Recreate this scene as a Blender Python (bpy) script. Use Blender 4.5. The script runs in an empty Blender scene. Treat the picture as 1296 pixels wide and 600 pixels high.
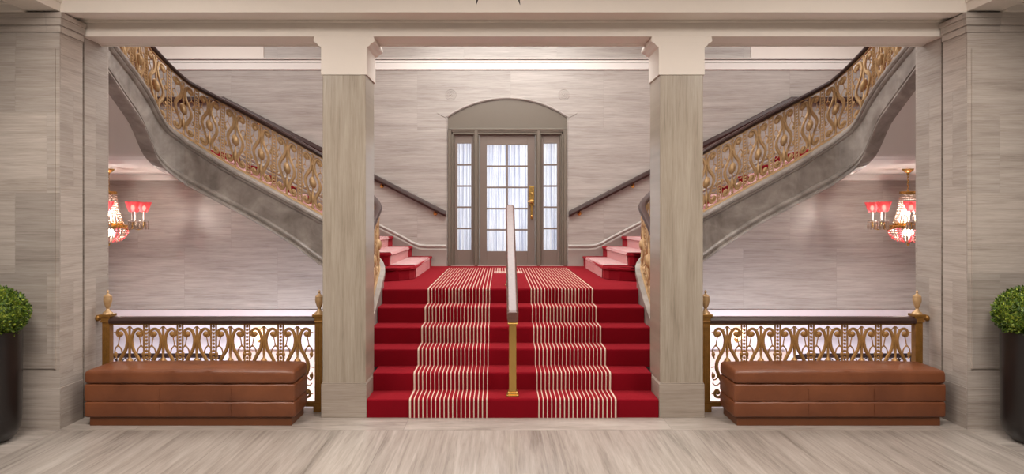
import bpy, bmesh, math, random
from mathutils import Vector
random.seed(7)
C = bpy.context.scene.collection
PI = math.pi
F = 861.4; CX = -0.103; CZ = 1.733; VX = 634.0; VY = 276.0
def pz(py, Y): return CZ + (VY - py) * Y / F
def pxx(px, Y): return CX + (px - VX) * Y / F

# ------------------------------------------------------------------ materials
def lin(c):
    c = c / 255.0
    return c / 12.92 if c <= 0.04045 else ((c + 0.055) / 1.055) ** 2.4
def rgb(r, g, b): return (lin(r), lin(g), lin(b), 1.0)
class NT:
    def __init__(s, name):
        s.m = bpy.data.materials.new(name); s.m.use_nodes = True
        s.t = s.m.node_tree; s.b = s.t.nodes['Principled BSDF']; s.out = s.t.nodes['Material Output']
    def n(s, typ, **kw):
        nd = s.t.nodes.new(typ)
        for k, v in kw.items(): setattr(nd, k, v)
        return nd
    def l(s, a, b): s.t.links.new(a, b)
    def math(s, op, a, b=None, c=None):
        nd = s.n('ShaderNodeMath', operation=op)
        for i, v in enumerate((a, b, c)):
            if v is None: continue
            if isinstance(v, (int, float)): nd.inputs[i].default_value = v
            else: s.l(v, nd.inputs[i])
        return nd.outputs[0]
    def mix(s, fac, a, b, blend='MIX'):
        nd = s.n('ShaderNodeMix', data_type='RGBA', blend_type=blend)
        for i, v in ((0, fac), (6, a), (7, b)):
            if isinstance(v, (int, float)): nd.inputs[i].default_value = v
            elif isinstance(v, tuple): nd.inputs[i].default_value = v
            else: s.l(v, nd.inputs[i])
        return nd.outputs[2]
    def ramp(s, fac, stops):
        nd = s.n('ShaderNodeValToRGB')
        e = nd.color_ramp.elements
        while len(e) < len(stops): e.new(0.5)
        for el, (p, c) in zip(e, stops):
            el.position = p; el.color = c
        s.l(fac, nd.inputs[0]); return nd.outputs[0]
    def combine(s, x, y, z):
        nd = s.n('ShaderNodeCombineXYZ')
        for i, v in enumerate((x, y, z)):
            if isinstance(v, (int, float)): nd.inputs[i].default_value = v
            else: s.l(v, nd.inputs[i])
        return nd.outputs[0]
    def noise(s, vec, scale, detail=4, dist=0.0, w=None, rough=0.55):
        nd = s.n('ShaderNodeTexNoise')
        if w is not None:
            nd.noise_dimensions = '4D'; s.l(w, nd.inputs['W'])
        s.l(vec, nd.inputs['Vector']); nd.inputs['Scale'].default_value = scale
        nd.inputs['Detail'].default_value = detail; nd.inputs['Distortion'].default_value = dist
        nd.inputs['Roughness'].default_value = rough
        return nd.outputs['Fac']
    def pos(s):
        g = s.n('ShaderNodeNewGeometry'); sp = s.n('ShaderNodeSeparateXYZ')
        s.l(g.outputs['Position'], sp.inputs[0]); return g.outputs['Position'], sp.outputs
    def bump(s, h, strength=0.2, dist=0.01):
        nd = s.n('ShaderNodeBump'); nd.inputs['Strength'].default_value = strength
        nd.inputs['Distance'].default_value = dist
        s.l(h, nd.inputs['Height']); s.l(nd.outputs[0], s.b.inputs['Normal'])
    def set(s, **kw):
        for k, v in kw.items():
            k = k.replace('_', ' ')
            if k in s.b.inputs: s.b.inputs[k].default_value = v

def marble(name, dark, mid, light, plane='xz', along='u', block=(1.1, 0.62), rough=0.35, off=(0, 0), freq=10.0, joint=0.86, vary=0.07, dist=1.2, stretch=1.0):
    t = NT(name); p, o = t.pos()
    U, V = {'xz': (o[0], o[2]), 'yz': (o[1], o[2]), 'xy': (o[0], o[1])}[plane]
    uo = t.math('ADD', U, off[0] + 50.0); vo = t.math('ADD', V, off[1] + 50.0)
    br = t.n('ShaderNodeTexBrick'); br.offset = 0.5
    t.l(t.combine(uo, vo, 0.0), br.inputs['Vector'])
    br.inputs['Scale'].default_value = 1.0; br.inputs['Mortar Size'].default_value = 0.0022
    br.inputs['Mortar Smooth'].default_value = 0.0; br.inputs['Bias'].default_value = 0.0
    br.inputs['Brick Width'].default_value = block[0]; br.inputs['Row Height'].default_value = block[1]
    br.inputs['Color1'].default_value = (0, 0, 0, 1); br.inputs['Color2'].default_value = (1, 1, 1, 1); br.inputs['Mortar'].default_value = (0.5, 0.5, 0.5, 1)
    rnd = t.n('ShaderNodeSeparateColor'); t.l(br.outputs['Color'], rnd.inputs[0]); R = rnd.outputs[0]
    w = t.math('MULTIPLY', R, 9.0)
    a, b = (uo, vo) if along == 'u' else (vo, uo)
    a = t.math('MULTIPLY', a, stretch)
    v1 = t.combine(t.math('MULTIPLY', a, 0.7), t.math('MULTIPLY', b, freq), 0.0)
    v2 = t.combine(t.math('MULTIPLY', a, 1.3), t.math('MULTIPLY', b, freq * 4.5), 3.0)
    v3 = t.combine(t.math('MULTIPLY', a, 4.0), t.math('MULTIPLY', b, freq * 13.0), 7.0)
    n1 = t.noise(v1, 1.0, 5, dist, w); n2 = t.noise(v2, 1.0, 5, 1.6, w, 0.7); n3 = t.noise(v3, 1.0, 3, 1.0, w, 0.7)
    f = t.math('ADD', t.math('MULTIPLY', n1, 0.36), t.math('ADD', t.math('MULTIPLY', n2, 0.36), t.math('MULTIPLY', n3, 0.28)))
    col = t.ramp(f, [(0.32, dark), (0.47, mid), (0.64, light)])
    tone = t.math('ADD', t.math('MULTIPLY', R, vary), 1.0 - vary * 0.5)
    col = t.mix(1.0, col, t.combine(tone, tone, tone), 'MULTIPLY')
    col = t.mix(t.math('MULTIPLY', br.outputs['Fac'], 1.0 - joint), col, (0.08, 0.07, 0.06, 1))
    t.l(col, t.b.inputs['Base Color']); t.set(Roughness=rough, Specular_IOR_Level=0.45)
    return t.m
def plain(name, c, rough=0.5, metal=0.0, nz=0.04, scale=12.0, bump=0.0, **kw):
    t = NT(name); p, o = t.pos()
    n = t.noise(p, scale, 5)
    k = t.math('ADD', t.math('MULTIPLY', n, nz * 2), 1.0 - nz)
    t.l(t.mix(1.0, c, t.combine(k, k, k), 'MULTIPLY'), t.b.inputs['Base Color'])
    t.set(Roughness=rough, Metallic=metal, **kw)
    if bump: t.bump(n, bump)
    return t.m
M = {}
sd, sm, sl = rgb(124, 113, 106), rgb(164, 155, 148), rgb(190, 182, 175)
M['wall_x'] = marble('hall marble', sd, sm, sl, 'xz', 'u', (1.5, 0.95), off=(0.2, 0.05))
M['wall_y'] = marble('hall marble side', sd, sm, sl, 'yz', 'u', (1.5, 0.95))
pd, pm, pl_ = rgb(120, 109, 100), rgb(163, 152, 143), rgb(188, 178, 170)
M['pier_x'] = marble('pier marble front', pd, pm, pl_, 'xz', 'u', (0.52, 0.66), off=(0.1, 0.2), vary=0.3)
M['pier_y'] = marble('pier marble side', pd, pm, pl_, 'yz', 'u', (0.34, 0.8), vary=0.26)
M['col'] = marble('column marble', rgb(118, 106, 92), rgb(156, 144, 129), rgb(178, 167, 153), 'xz', 'v', (3.0, 9.0), rough=0.3, freq=9.0)
M['col_y'] = marble('column base marble', rgb(120, 107, 96), rgb(156, 143, 131), rgb(178, 166, 155), 'xz', 'u', (3.0, 9.0), rough=0.3, freq=9.0)
M['floor'] = marble('floor marble', rgb(102, 93, 86), rgb(152, 143, 135), rgb(182, 173, 164), 'xy', 'v', (1.24, 9.0), rough=0.22, off=(0.0, 3.42), freq=2.6, joint=0.7, vary=0.05, dist=1.5, stretch=0.4)
t = NT('string marble'); p, o = t.pos()
n1 = t.noise(p, 2.2, 8, 1.5); n2 = t.noise(p, 9.0, 5, 0.6)
t.l(t.ramp(t.math('ADD', t.math('MULTIPLY', n1, 0.7), t.math('MULTIPLY', n2, 0.3)), [(0.30, rgb(112, 103, 97)), (0.5, rgb(150, 141, 134)), (0.7, rgb(182, 173, 166))]), t.b.inputs['Base Color'])
t.set(Roughness=0.35); M['string'] = t.m
M['paint'] = plain('warm white paint', rgb(222, 212, 202), 0.55, nz=0.015)
M['plaster'] = plain('white plaster', rgb(226, 220, 214), 0.7, nz=0.02)
M['lower'] = plain('lower hall pale paint', rgb(226, 222, 232), 0.6, nz=0.02)
M['lower_pink'] = plain('lower hall pink stone', rgb(205, 182, 172), 0.5, nz=0.06)
M['ledge'] = plain('pale ledge stone', rgb(222, 210, 214), 0.3, nz=0.04)
M['skirt'] = plain('skirting marble', rgb(170, 161, 153), 0.3, nz=0.08, scale=5)
M['taupe'] = plain('taupe door paint', rgb(110, 100, 88), 0.42, nz=0.02)
M['taupe_pink'] = plain('taupe rose door paint', rgb(120, 106, 97), 0.4, nz=0.02)
M['wood'] = plain('dark mahogany', rgb(54, 31, 26), 0.38, nz=0.3, scale=30)
M['wood2'] = plain('worn mahogany', rgb(96, 64, 56), 0.25, nz=0.25, scale=40)
M['gold'] = plain('antique bronze', rgb(182, 148, 106), 0.42, 0.3, nz=0.3, scale=25)
M['gold_dark'] = plain('old gilt bronze', rgb(150, 108, 52), 0.38, 0.6, nz=0.35, scale=25)
M['gold_rail'] = plain('dark gilt scrollwork', rgb(166, 124, 72), 0.4, 0.3, nz=0.35, scale=30)
M['brass'] = plain('polished brass', rgb(205, 165, 95), 0.25, 0.9, nz=0.08)
M['iron'] = plain('dark bronze iron', rgb(48, 32, 30), 0.4, 0.3, nz=0.2)
M['pot'] = plain('black glazed pot', rgb(26, 21, 20), 0.28, nz=0.15, scale=4)
M['soil'] = plain('potting soil', rgb(40, 30, 22), 0.9, nz=0.4, scale=60)
def leather(name, c1, c2):
    t = NT(name); p, o = t.pos()
    n = t.noise(p, 3.5, 5, 0.4); g = t.noise(p, 160, 3)
    t.l(t.ramp(n, [(0.3, c1), (0.7, c2)]), t.b.inputs['Base Color'])
    t.set(Roughness=0.4, Specular_IOR_Level=0.5)
    nw = t.noise(p, 7.0, 2, 1.0)
    t.bump(t.math('ADD', t.math('MULTIPLY', g, 0.25), nw), 0.16, 0.02); return t.m
M['leather'] = leather('tan leather', rgb(104, 57, 33), rgb(126, 73, 44))
M['plinth'] = plain('brown timber plinth', rgb(104, 58, 30), 0.4, nz=0.15)
def carpet(name, c):
    t = NT(name); p, o = t.pos()
    n = t.noise(p, 220, 3); n2 = t.noise(p, 3.0, 4)
    k = t.math('ADD', t.math('MULTIPLY', n, 0.5), t.math('ADD', t.math('MULTIPLY', n2, 0.24), 0.63))
    t.l(t.mix(1.0, c, t.combine(k, k, k), 'MULTIPLY'), t.b.inputs['Base Color'])
    t.set(Roughness=0.95, Specular_IOR_Level=0.1, Sheen_Weight=0.4); t.b.inputs['Sheen Tint'].default_value = rgb(255, 90, 100)
    t.bump(n, 0.35, 0.004); return t, k
RED = rgb(120, 5, 21); CREAM = rgb(214, 196, 178)
t, k = carpet('red carpet', RED); M['red'] = t.m
# striped runner on the main steps: cream lines in two bands
t, k = carpet('striped carpet', RED); p, o = t.pos()
ax = t.math('ABSOLUTE', o[0])
q = t.math('DIVIDE', t.math('SUBTRACT', ax, 0.226), 0.0369)
d = t.math('ABSOLUTE', t.math('SUBTRACT', q, t.math('ROUND', q)))
line = t.math('LESS_THAN', d, 0.115)
outer = t.math('LESS_THAN', t.math('ABSOLUTE', t.math('SUBTRACT', q, 18.0)), 0.2)
band = t.math('MULTIPLY', t.math('GREATER_THAN', q, -0.4), t.math('LESS_THAN', q, 18.4))
line = t.math('MAXIMUM', t.math('MULTIPLY', line, band), outer)
cen = t.math('MULTIPLY', t.math('LESS_THAN', ax, 0.20), t.math('GREATER_THAN', o[1], 9.42))
bar = t.math('MULTIPLY', t.math('LESS_THAN', o[1], 9.8), t.math('LESS_THAN', t.math('FRACT', t.math('MULTIPLY', o[1], 10.0)), 0.62))
line2 = t.math('MULTIPLY', cen, t.math('MAXIMUM', t.math('LESS_THAN', d, 0.2), bar))
line = t.math('MAXIMUM', line, line2)
col = t.mix(line, RED, CREAM)
t.l(t.mix(1.0, col, t.combine(k, k, k), 'MULTIPLY'), t.b.inputs['Base Color']); M['striped'] = t.m
# side runner: fine stripes running along the flight
t, k = carpet('fine striped carpet', RED); p, o = t.pos()
q = t.math('DIVIDE', o[1], 0.0369)
d = t.math('ABSOLUTE', t.math('SUBTRACT', q, t.math('ROUND', q)))
line = t.math('LESS_THAN', d, 0.24)
t.l(t.mix(1.0, t.mix(line, RED, rgb(246, 232, 228)), t.combine(k, k, k), 'MULTIPLY'), t.b.inputs['Base Color']); M['fine'] = t.m
# glass, curtain, crystal, bulbs
t = NT('clear glass'); tr = t.n('ShaderNodeBsdfTransparent'); gl = t.n('ShaderNodeBsdfGlossy'); gl.inputs['Roughness'].default_value = 0.05
mx = t.n('ShaderNodeMixShader'); mx.inputs[0].default_value = 0.06
t.l(tr.outputs[0], mx.inputs[1]); t.l(gl.outputs[0], mx.inputs[2]); t.l(mx.outputs[0], t.out.inputs[0]); M['glass'] = t.m
t = NT('sheer curtain'); p, o = t.pos()
st = t.noise(t.combine(t.math('MULTIPLY', o[0], 38.0), t.math('MULTIPLY', o[2], 0.5), 0.0), 1.0, 4, 0.2)
cc = t.ramp(st, [(0.36, rgb(178, 183, 206)), (0.6, rgb(248, 249, 253))])  # fold shading painted in as vertical bluish and white streaks
tl = t.n('ShaderNodeBsdfTranslucent'); df = t.n('ShaderNodeBsdfDiffuse')
t.l(cc, tl.inputs[0]); t.l(cc, df.inputs[0])
mx = t.n('ShaderNodeMixShader'); mx.inputs[0].default_value = 0.3
t.l(tl.outputs[0], mx.inputs[1]); t.l(df.outputs[0], mx.inputs[2])
tr = t.n('ShaderNodeBsdfTransparent'); mx2 = t.n('ShaderNodeMixShader'); mx2.inputs[0].default_value = 0.1
t.l(mx.outputs[0], mx2.inputs[1]); t.l(tr.outputs[0], mx2.inputs[2]); t.l(mx2.outputs[0], t.out.inputs[0]); M['curtain'] = t.m
t = NT('crystal'); t.set(Base_Color=rgb(196, 178, 164), Roughness=0.08, IOR=1.5, Specular_IOR_Level=0.9, Transmission_Weight=0.3); M['crystal'] = t.m
t = NT('rose glass'); tl = t.n('ShaderNodeBsdfTranslucent'); tl.inputs[0].default_value = rgb(246, 116, 126)
gl = t.n('ShaderNodeBsdfDiffuse'); gl.inputs[0].default_value = rgb(244, 122, 130)
mx = t.n('ShaderNodeMixShader'); mx.inputs[0].default_value = 0.35
t.l(tl.outputs[0], mx.inputs[1]); t.l(gl.outputs[0], mx.inputs[2])
tr = t.n('ShaderNodeBsdfTransparent'); tr.inputs[0].default_value = rgb(255, 190, 195)
mx2 = t.n('ShaderNodeMixShader'); mx2.inputs[0].default_value = 0.25
t.l(mx.outputs[0], mx2.inputs[1]); t.l(tr.outputs[0], mx2.inputs[2]); t.l(mx2.outputs[0], t.out.inputs[0]); M['rose'] = t.m
t = NT('warm bulb'); t.set(Base_Color=rgb(255, 240, 220), Emission_Color=rgb(255, 226, 196), Emission_Strength=5.0); M['bulb'] = t.m
t = NT('warm globe lamp'); t.set(Base_Color=rgb(255, 240, 220), Emission_Color=rgb(255, 205, 150), Emission_Strength=5.0); M['globe'] = t.m  # glow of the added globes, imitating reflected bulb light
t = NT('boxwood leaf'); p, o = t.pos()
n = t.noise(p, 45, 2); n2 = t.noise(p, 6, 3)
t.l(t.ramp(t.math('ADD', t.math('MULTIPLY', n, 0.75), t.math('MULTIPLY', n2, 0.25)), [(0.36, rgb(32, 54, 12)), (0.52, rgb(80, 106, 24)), (0.68, rgb(176, 184, 66))]), t.b.inputs['Base Color'])
t.set(Roughness=0.5); M['leaf'] = t.m

# ------------------------------------------------------------------ mesh builder
class MB:
    def __init__(s, sx=1): s.v = []; s.f = []; s.sx = sx
    def add(s, vs, fs):
        o = len(s.v); s.v += [tuple(v) for v in vs]; s.f += [tuple(i + o for i in f) for f in fs]
    def box(s, x0, x1, y0, y1, z0, z1):
        s.add([(x0, y0, z0), (x1, y0, z0), (x1, y1, z0), (x0, y1, z0), (x0, y0, z1), (x1, y0, z1), (x1, y1, z1), (x0, y1, z1)],
              [(0, 3, 2, 1), (4, 5, 6, 7), (0, 1, 5, 4), (1, 2, 6, 5), (2, 3, 7, 6), (3, 0, 4, 7)])
    def prism(s, poly, axis, a0, a1):
        n = len(poly); vs = []
        for a in (a0, a1):
            for (p, q) in poly:
                vs.append({'x': (a, p, q), 'y': (p, a, q), 'z': (p, q, a)}[axis])
        fs = [tuple(range(n))[::-1], tuple(range(n, 2 * n))] + [(i, (i + 1) % n, n + (i + 1) % n, n + i) for i in range(n)]
        s.add(vs, fs)
    def tube(s, pts, r, sides=6, M=None, caps=True, flat=1.0):
        pts = [Vector(p) for p in pts]; n = len(pts)
        rs = r if isinstance(r, (list, tuple)) else [r] * n
        vs = []; up = None
        for i in range(n):
            d = (pts[min(i + 1, n - 1)] - pts[max(i - 1, 0)])
            d = d.normalized() if d.length > 1e-9 else Vector((0, 0, 1))
            if up is None:
                up = Vector((0, 0, 1)) if abs(d.z) < 0.9 else Vector((1, 0, 0))
            a = up - d * up.dot(d)
            if a.length < 1e-6: a = Vector((0, 1, 0)) - d * d.y
            a.normalize(); up = a; b = d.cross(a)
            for k in range(sides):
                th = 2 * PI * k / sides
                vs.append(pts[i] + (a * math.cos(th) + b * math.sin(th) * flat) * rs[i])
        fs = [(i * sides + k, i * sides + (k + 1) % sides, (i + 1) * sides + (k + 1) % sides, (i + 1) * sides + k) for i in range(n - 1) for k in range(sides)]
        if caps: fs += [tuple(range(sides))[::-1], tuple(range((n - 1) * sides, n * sides))]
        s.add([M(*v) if M else tuple(v) for v in vs], fs)
    def lathe(s, prof, cx=0, cy=0, cz=0, n=16, M=None, caps=True):
        vs = []
        for (r, z) in prof:
            for k in range(n):
                th = 2 * PI * k / n
                p = (cx + r * math.cos(th), cy + r * math.sin(th), cz + z)
                vs.append(M(*p) if M else p)
        m = len(prof)
        fs = [(i * n + k, i * n + (k + 1) % n, (i + 1) * n + (k + 1) % n, (i + 1) * n + k) for i in range(m - 1) for k in range(n)]
        if caps: fs += [tuple(range(n))[::-1], tuple(range((m - 1) * n, m * n))]
        s.add(vs, fs)
    def ball(s, c, r, n=8, m=5, sc=(1, 1, 1), M=None):
        vs = []; 
        for i in range(1, m):
            ph = PI * i / m
            for k in range(n):
                th = 2 * PI * k / n
                vs.append((c[0] + r * sc[0] * math.sin(ph) * math.cos(th), c[1] + r * sc[1] * math.sin(ph) * math.sin(th), c[2] + r * sc[2] * math.cos(ph)))
        vs += [(c[0], c[1], c[2] + r * sc[2]), (c[0], c[1], c[2] - r * sc[2])]
        T, B = len(vs) - 2, len(vs) - 1
        fs = [(i * n + k, (i + 1) * n + k, (i + 1) * n + (k + 1) % n, i * n + (k + 1) % n) for i in range(m - 2) for k in range(n)]
        fs += [(T, k, (k + 1) % n) for k in range(n)] + [(B, (m - 2) * n + (k + 1) % n, (m - 2) * n + k) for k in range(n)]
        s.add([M(*v) if M else v for v in vs], fs)
    def loft(s, sections, closed=True, caps=True):
        n = len(sections[0]); m = len(sections); vs = [p for sec in sections for p in sec]
        kk = n if closed else n - 1
        fs = [(i * n + k, i * n + (k + 1) % n, (i + 1) * n + (k + 1) % n, (i + 1) * n + k) for i in range(m - 1) for k in range(kk)]
        if caps and closed: fs += [tuple(range(n))[::-1], tuple(range((m - 1) * n, m * n))]
        s.add(vs, fs)
    def build(s, name, mat, parent=None, smooth=False, bevel=0.0, recalc=True, seg=2):
        me = bpy.data.meshes.new(name)
        off = Vector((0, 0, 0)); q = parent
        while q is not None: off += q.location; q = q.parent
        me.from_pydata([(v[0] * s.sx - off.x, v[1] - off.y, v[2] - off.z) for v in s.v], [], s.f)
        if recalc:
            bm = bmesh.new(); bm.from_mesh(me); bmesh.ops.recalc_face_normals(bm, faces=bm.faces); bm.to_mesh(me); bm.free()
        me.materials.append(M[mat] if isinstance(mat, str) else mat)
        if smooth:
            me.polygons.foreach_set('use_smooth', [True] * len(me.polygons))
            try: me.set_sharp_from_angle(angle=math.radians(40))
            except Exception: pass
        o = bpy.data.objects.new(name, me); C.objects.link(o)
        if parent is not None: o.parent = parent
        if bevel:
            b = o.modifiers.new('bevel', 'BEVEL'); b.width = bevel; b.segments = seg; b.limit_method = 'ANGLE'; b.angle_limit = math.radians(50)
        return o
def thing(name, label, cat, loc=(0, 0, 0), group=None):
    o = bpy.data.objects.new(name, None); o.empty_display_size = 0.1; C.objects.link(o); o.location = loc
    return tag(o, label, cat, group)
def tag(o, label, cat, group=None, kind=None):
    o['label'] = label; o['category'] = cat
    if group: o['group'] = group
    if kind: o['kind'] = kind
    return o
def struct(o): o['kind'] = 'structure'; return o
def catmull(pts, k=5):
    out = []; n = len(pts)
    for i in range(n - 1):
        p0, p1, p2, p3 = pts[max(i - 1, 0)], pts[i], pts[i + 1], pts[min(i + 2, n - 1)]
        for j in range(k):
            t = j / k
            out.append(tuple(0.5 * (2 * b + (c - a) * t + (2 * a - 5 * b + 4 * c - d) * t * t + (3 * b - a - 3 * c + d) * t ** 3) for a, b, c, d in zip(p0, p1, p2, p3)))
    out.append(tuple(pts[-1])); return out
def interp(tab, x):
    tab = sorted(tab)
    if x <= tab[0][0]: a, b = tab[0], tab[1]
    elif x >= tab[-1][0]: a, b = tab[-2], tab[-1]
    else:
        for a, b in zip(tab, tab[1:]):
            if a[0] <= x <= b[0]: break
    return a[1] + (b[1] - a[1]) * (x - a[0]) / (b[0] - a[0])

YB = 10.96      # back wall of the stair hall
YC = 5.90       # front plane of columns and first riser
RIS, GO = 0.16, 0.30
LZ = 6 * RIS    # landing height
side = {-1: 'left', 1: 'right'}

# ------------------------------------------------------------------ setting
b = MB(); b.box(-6.6, 6.6, -1.5, 6.19, -0.12, 0.0); struct(b.build('floor', 'floor'))
M['floor_b'] = marble('floor border marble', rgb(112, 103, 96), rgb(160, 151, 143), rgb(186, 177, 168), 'xy', 'u', (2.2, 9.0), rough=0.22, off=(0.4, 3.42), freq=2.6, joint=0.7, dist=1.8)
b = MB(); b.box(-3.72, 3.72, 5.56, 6.19, -0.02, 0.0012); b.box(-6.6, -3.72, -1.5, 5.58, -0.02, 0.0012); b.box(3.72, 6.6, -1.5, 5.58, -0.02, 0.0012); struct(b.build('floor_border', 'floor_b'))
b = MB(); b.box(-6.6, 6.6, 6.19, YB, -2.75, -2.6); struct(b.build('floor_lower', 'lower_pink'))
b = MB(); b.box(-6.6, 6.6, 6.3, YB + 0.3, 5.2, 5.35); struct(b.build('ceiling', 'plaster'))
b = MB(); b.box(-6.6, 6.6, -1.5, 5.58, 3.85, 3.95); struct(b.build('ceiling_lobby', 'paint'))
# back wall with arched opening
ch, zs, rise = 0.96, 3.35, 0.30
R = (ch * ch + rise * rise) / (2 * rise); a0 = math.asin(ch / R)
arc = [(R * math.sin(-a0 + 2 * a0 * i / 24), zs + rise - R + R * math.cos(-a0 + 2 * a0 * i / 24)) for i in range(25)]
b = MB()
b.box(-6.6, -ch, YB, YB + 0.25, 0.257, 5.2); b.box(ch, 6.6, YB, YB + 0.25, 0.257, 5.2)
for (p, q) in zip(arc, arc[1:]):
    b.prism([p, q, (q[0], 5.2), (p[0], 5.2)], 'y', YB, YB + 0.25)
struct(b.build('wall_back', 'wall_x'))
b = MB(); b.box(-6.6, 6.6, YB, YB + 0.2, -2.6, 0.12); struct(b.build('wall_lower', 'lower'))
for s in (-1, 1):
    b = MB(s); b.box(2.0, 6.6, YB - 0.035, YB, 0.10, 0.262); struct(b.build('trim_ledge', 'ledge', bevel=0.006))
    b = MB(s); b.box(2.0, 4.45, YB - 0.12, YB, -2.6, -0.40); struct(b.build('trim_dado', 'lower_pink'))
    b = MB(s); b.box(6.6, 6.75, 5.58, YB, -2.6, 5.2); struct(b.build('wall_' + side[s], 'wall_y'))
    # lobby end wall in front of the stair hall (pier) with its return
    b = MB(s); b.box(3.72, 6.6, 5.58, 5.885, 0, 3.41); o = struct(b.build('wall_pier_' + side[s], 'pier_x'))
    o.data.materials.append(M['pier_y'])
    for pl in o.data.polygons:
        if abs(pl.normal.x) > 0.7: pl.material_index = 1
    b = MB(s); b.box(3.78, 6.6, 5.885, 5.935, 0, 3.41); b.box(3.735, 6.6, 5.935, 6.3, 0, 5.2); b.box(3.78, 6.6, 5.7, 5.935, 3.41, 5.2)
    o = struct(b.build('wall_respond_' + side[s], 'pier_x')); o.data.materials.append(M['pier_y'])
    for pl in o.data.polygons:
        if abs(pl.normal.x) > 0.7: pl.material_index = 1
    # raised panel edge on the pier
    b = MB(s); b.box(3.75, 3.765, 5.565, 5.58, 0.50, 3.12); b.box(3.765, 6.5, 5.572, 5.58, 0.50, 3.12)
    struct(b.build('trim_panel', 'pier_x'))
    b = MB(s); b.box(3.716, 6.6, 5.575, 5.885, 0.0, 0.338)
    o = struct(b.build('baseboard_' + side[s], 'pier_x')); o.data.materials.append(M['pier_y'])
    for pl in o.data.polygons:
        if abs(pl.normal.x) > 0.7: pl.material_index = 1
    # stone cornice of the pier: front and return
    b = MB(s)
    for (pr, z0, z1) in ((0.012, 3.255, 3.30), (0.006, 3.30, 3.312), (0.022, 3.312, 3.37), (0.034, 3.37, 3.41)):
        b.box(3.72 - pr, 6.6, 5.58 - pr, 5.885, z0, z1)
    o = struct(b.build('trim_cornice', 'pier_x')); o.data.materials.append(M['pier_y'])
    for pl in o.data.polygons:
        if abs(pl.normal.x) > 0.7: pl.material_index = 1
    # lobby ceiling beam running towards the viewer and the coffer outside it
    b = MB(s); b.box(3.715, 3.98, -1.5, 5.58, 3.425, 3.85)
    for (x0, x1, z0) in ((3.70, 3.715, 3.50), (3.69, 3.715, 3.56), (3.98, 4.0, 3.47), (3.98, 4.03, 3.53)): b.box(x0, x1, -1.5, 5.58, z0, 3.85)
    struct(b.build('trim_beam', 'paint'))
    b = MB(s); b.box(3.98, 6.6, 5.50, 5.58, 3.41, 3.85); b.box(3.98, 6.6, 5.46, 5.58, 3.46, 3.85); b.box(3.98, 6.6, -1.5, 5.58, 3.60, 3.66)
    struct(b.build('trim_coffer', 'paint'))
# beam over the columns
b = MB()
b.box(-3.8, 3.8, 5.58, 5.735, 3.42, 3.85)
b.box(-3.8, 3.8, 5.70, 6.3, 3.47, 5.2)
b.box(-3.74, 3.74, 5.735, 6.3, 3.455, 3.60)
b.box(-3.74, 3.74, 5.80, 6.3, 3.44, 3.46); b.box(-3.74, 3.74, 5.86, 6.3, 3.425, 3.45)
b.box(-3.74, 3.74, YC, 6.19, 3.308, 3.45)
struct(b.build('trim_architrave', 'paint'))
b = MB()
b.prism([(6.13, 3.31), (6.145, 3.303), (6.165, 3.303), (6.175, 3.295), (6.20, 3.295), (6.20, 3.47), (6.13, 3.47)], 'x', -3.74, 3.74)
struct(b.build('trim_crown', 'paint'))
# string course on the back wall
b = MB()
for (x0, x1) in ((-6.6, 6.6),):
    b.box(x0, x1, YB - 0.03, YB, 4.125, 4.225); b.box(x0, x1, YB - 0.02, YB, 4.235, 4.275); b.box(x0, x1, YB - 0.05, YB, 4.285, 4.305)
struct(b.build('trim_course', 'plaster'))
for s in (-1, 1):
    b = MB(s); b.box(3.92, 6.6, YB - 0.02, YB, 4.31, 5.2); struct(b.build('trim_upper_panel', 'paint'))
    # carved roundels
    b = MB()
    cx, cz = s * 0.91, 3.72
    for (r, w) in ((0.085, 0.006), (0.058, 0.006), (0.033, 0.006)):
        b.tube([(cx + r * math.cos(2 * PI * i / 28), YB - 0.001, cz + r * math.sin(2 * PI * i / 28)) for i in range(29)], w, 6, caps=False)
    b.ball((cx, YB, cz), 0.014, 8, 5)
    struct(b.build('trim_roundel', 'wall_x', smooth=True))
# arch moulding
b = MB()
secs = []
path = [(-0.975, LZ)] + [(-0.975, 3.34)] 
arc2 = [((R + 0.02) * math.sin(-a0 + 2 * a0 * i / 24), zs + rise - R + (R + 0.02) * math.cos(-a0 + 2 * a0 * i / 24)) for i in range(25)]
b.tube([(x, YB - 0.002, z) for x, z in arc2], 0.014, 6)
b.tube([(-0.975, YB - 0.002, LZ), (-0.975, YB - 0.002, 3.34)], 0.01, 6); b.tube([(0.975, YB - 0.002, LZ), (0.975, YB - 0.002, 3.34)], 0.01, 6)
for s in (-1, 1): b.tube([(s * 0.975, YB - 0.002, 3.345), (s * 1.12, YB - 0.002, 3.42)], 0.007, 6)
struct(b.build('trim_arch', 'wall_x', smooth=True))

# ------------------------------------------------------------------ door
door = bpy.data.objects.new('door_1', None); C.objects.link(door); door.location = (0, YB, LZ); struct(door)
door['label'] = 'taupe half glazed door with sidelights under arched panel'; door['category'] = 'door'
b = MB()
b.prism([(x * 0.999, z - 0.001) for x, z in arc] + [(0.959, 3.175), (-0.959, 3.175)], 'y', YB + 0.02, YB + 0.2)
b.build('arched_panel', 'taupe', door)
b = MB()
b.box(-0.955, 0.955, YB - 0.03, YB + 0.1, 3.15, 3.18); b.box(-0.945, 0.945, YB - 0.012, YB + 0.1, 3.12, 3.15)
for s in (-1, 1):
    for (x0, x1, y) in ((0.905, 0.955, -0.03), (0.87, 0.905, 0.0), (0.85, 0.87, 0.02), (0.475, 0.53, -0.02), (0.45, 0.475, 0.01), (0.53, 0.55, 0.01)):
        xa, xb = sorted((s * x0, s * x1)); b.box(xa, xb, YB + y, YB + 0.16, LZ, 3.17)
b.box(-0.9, 0.9, YB + 0.0, YB + 0.16, 3.08, 3.17)
b.build('frame', 'taupe', door, bevel=0.006)
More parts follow.
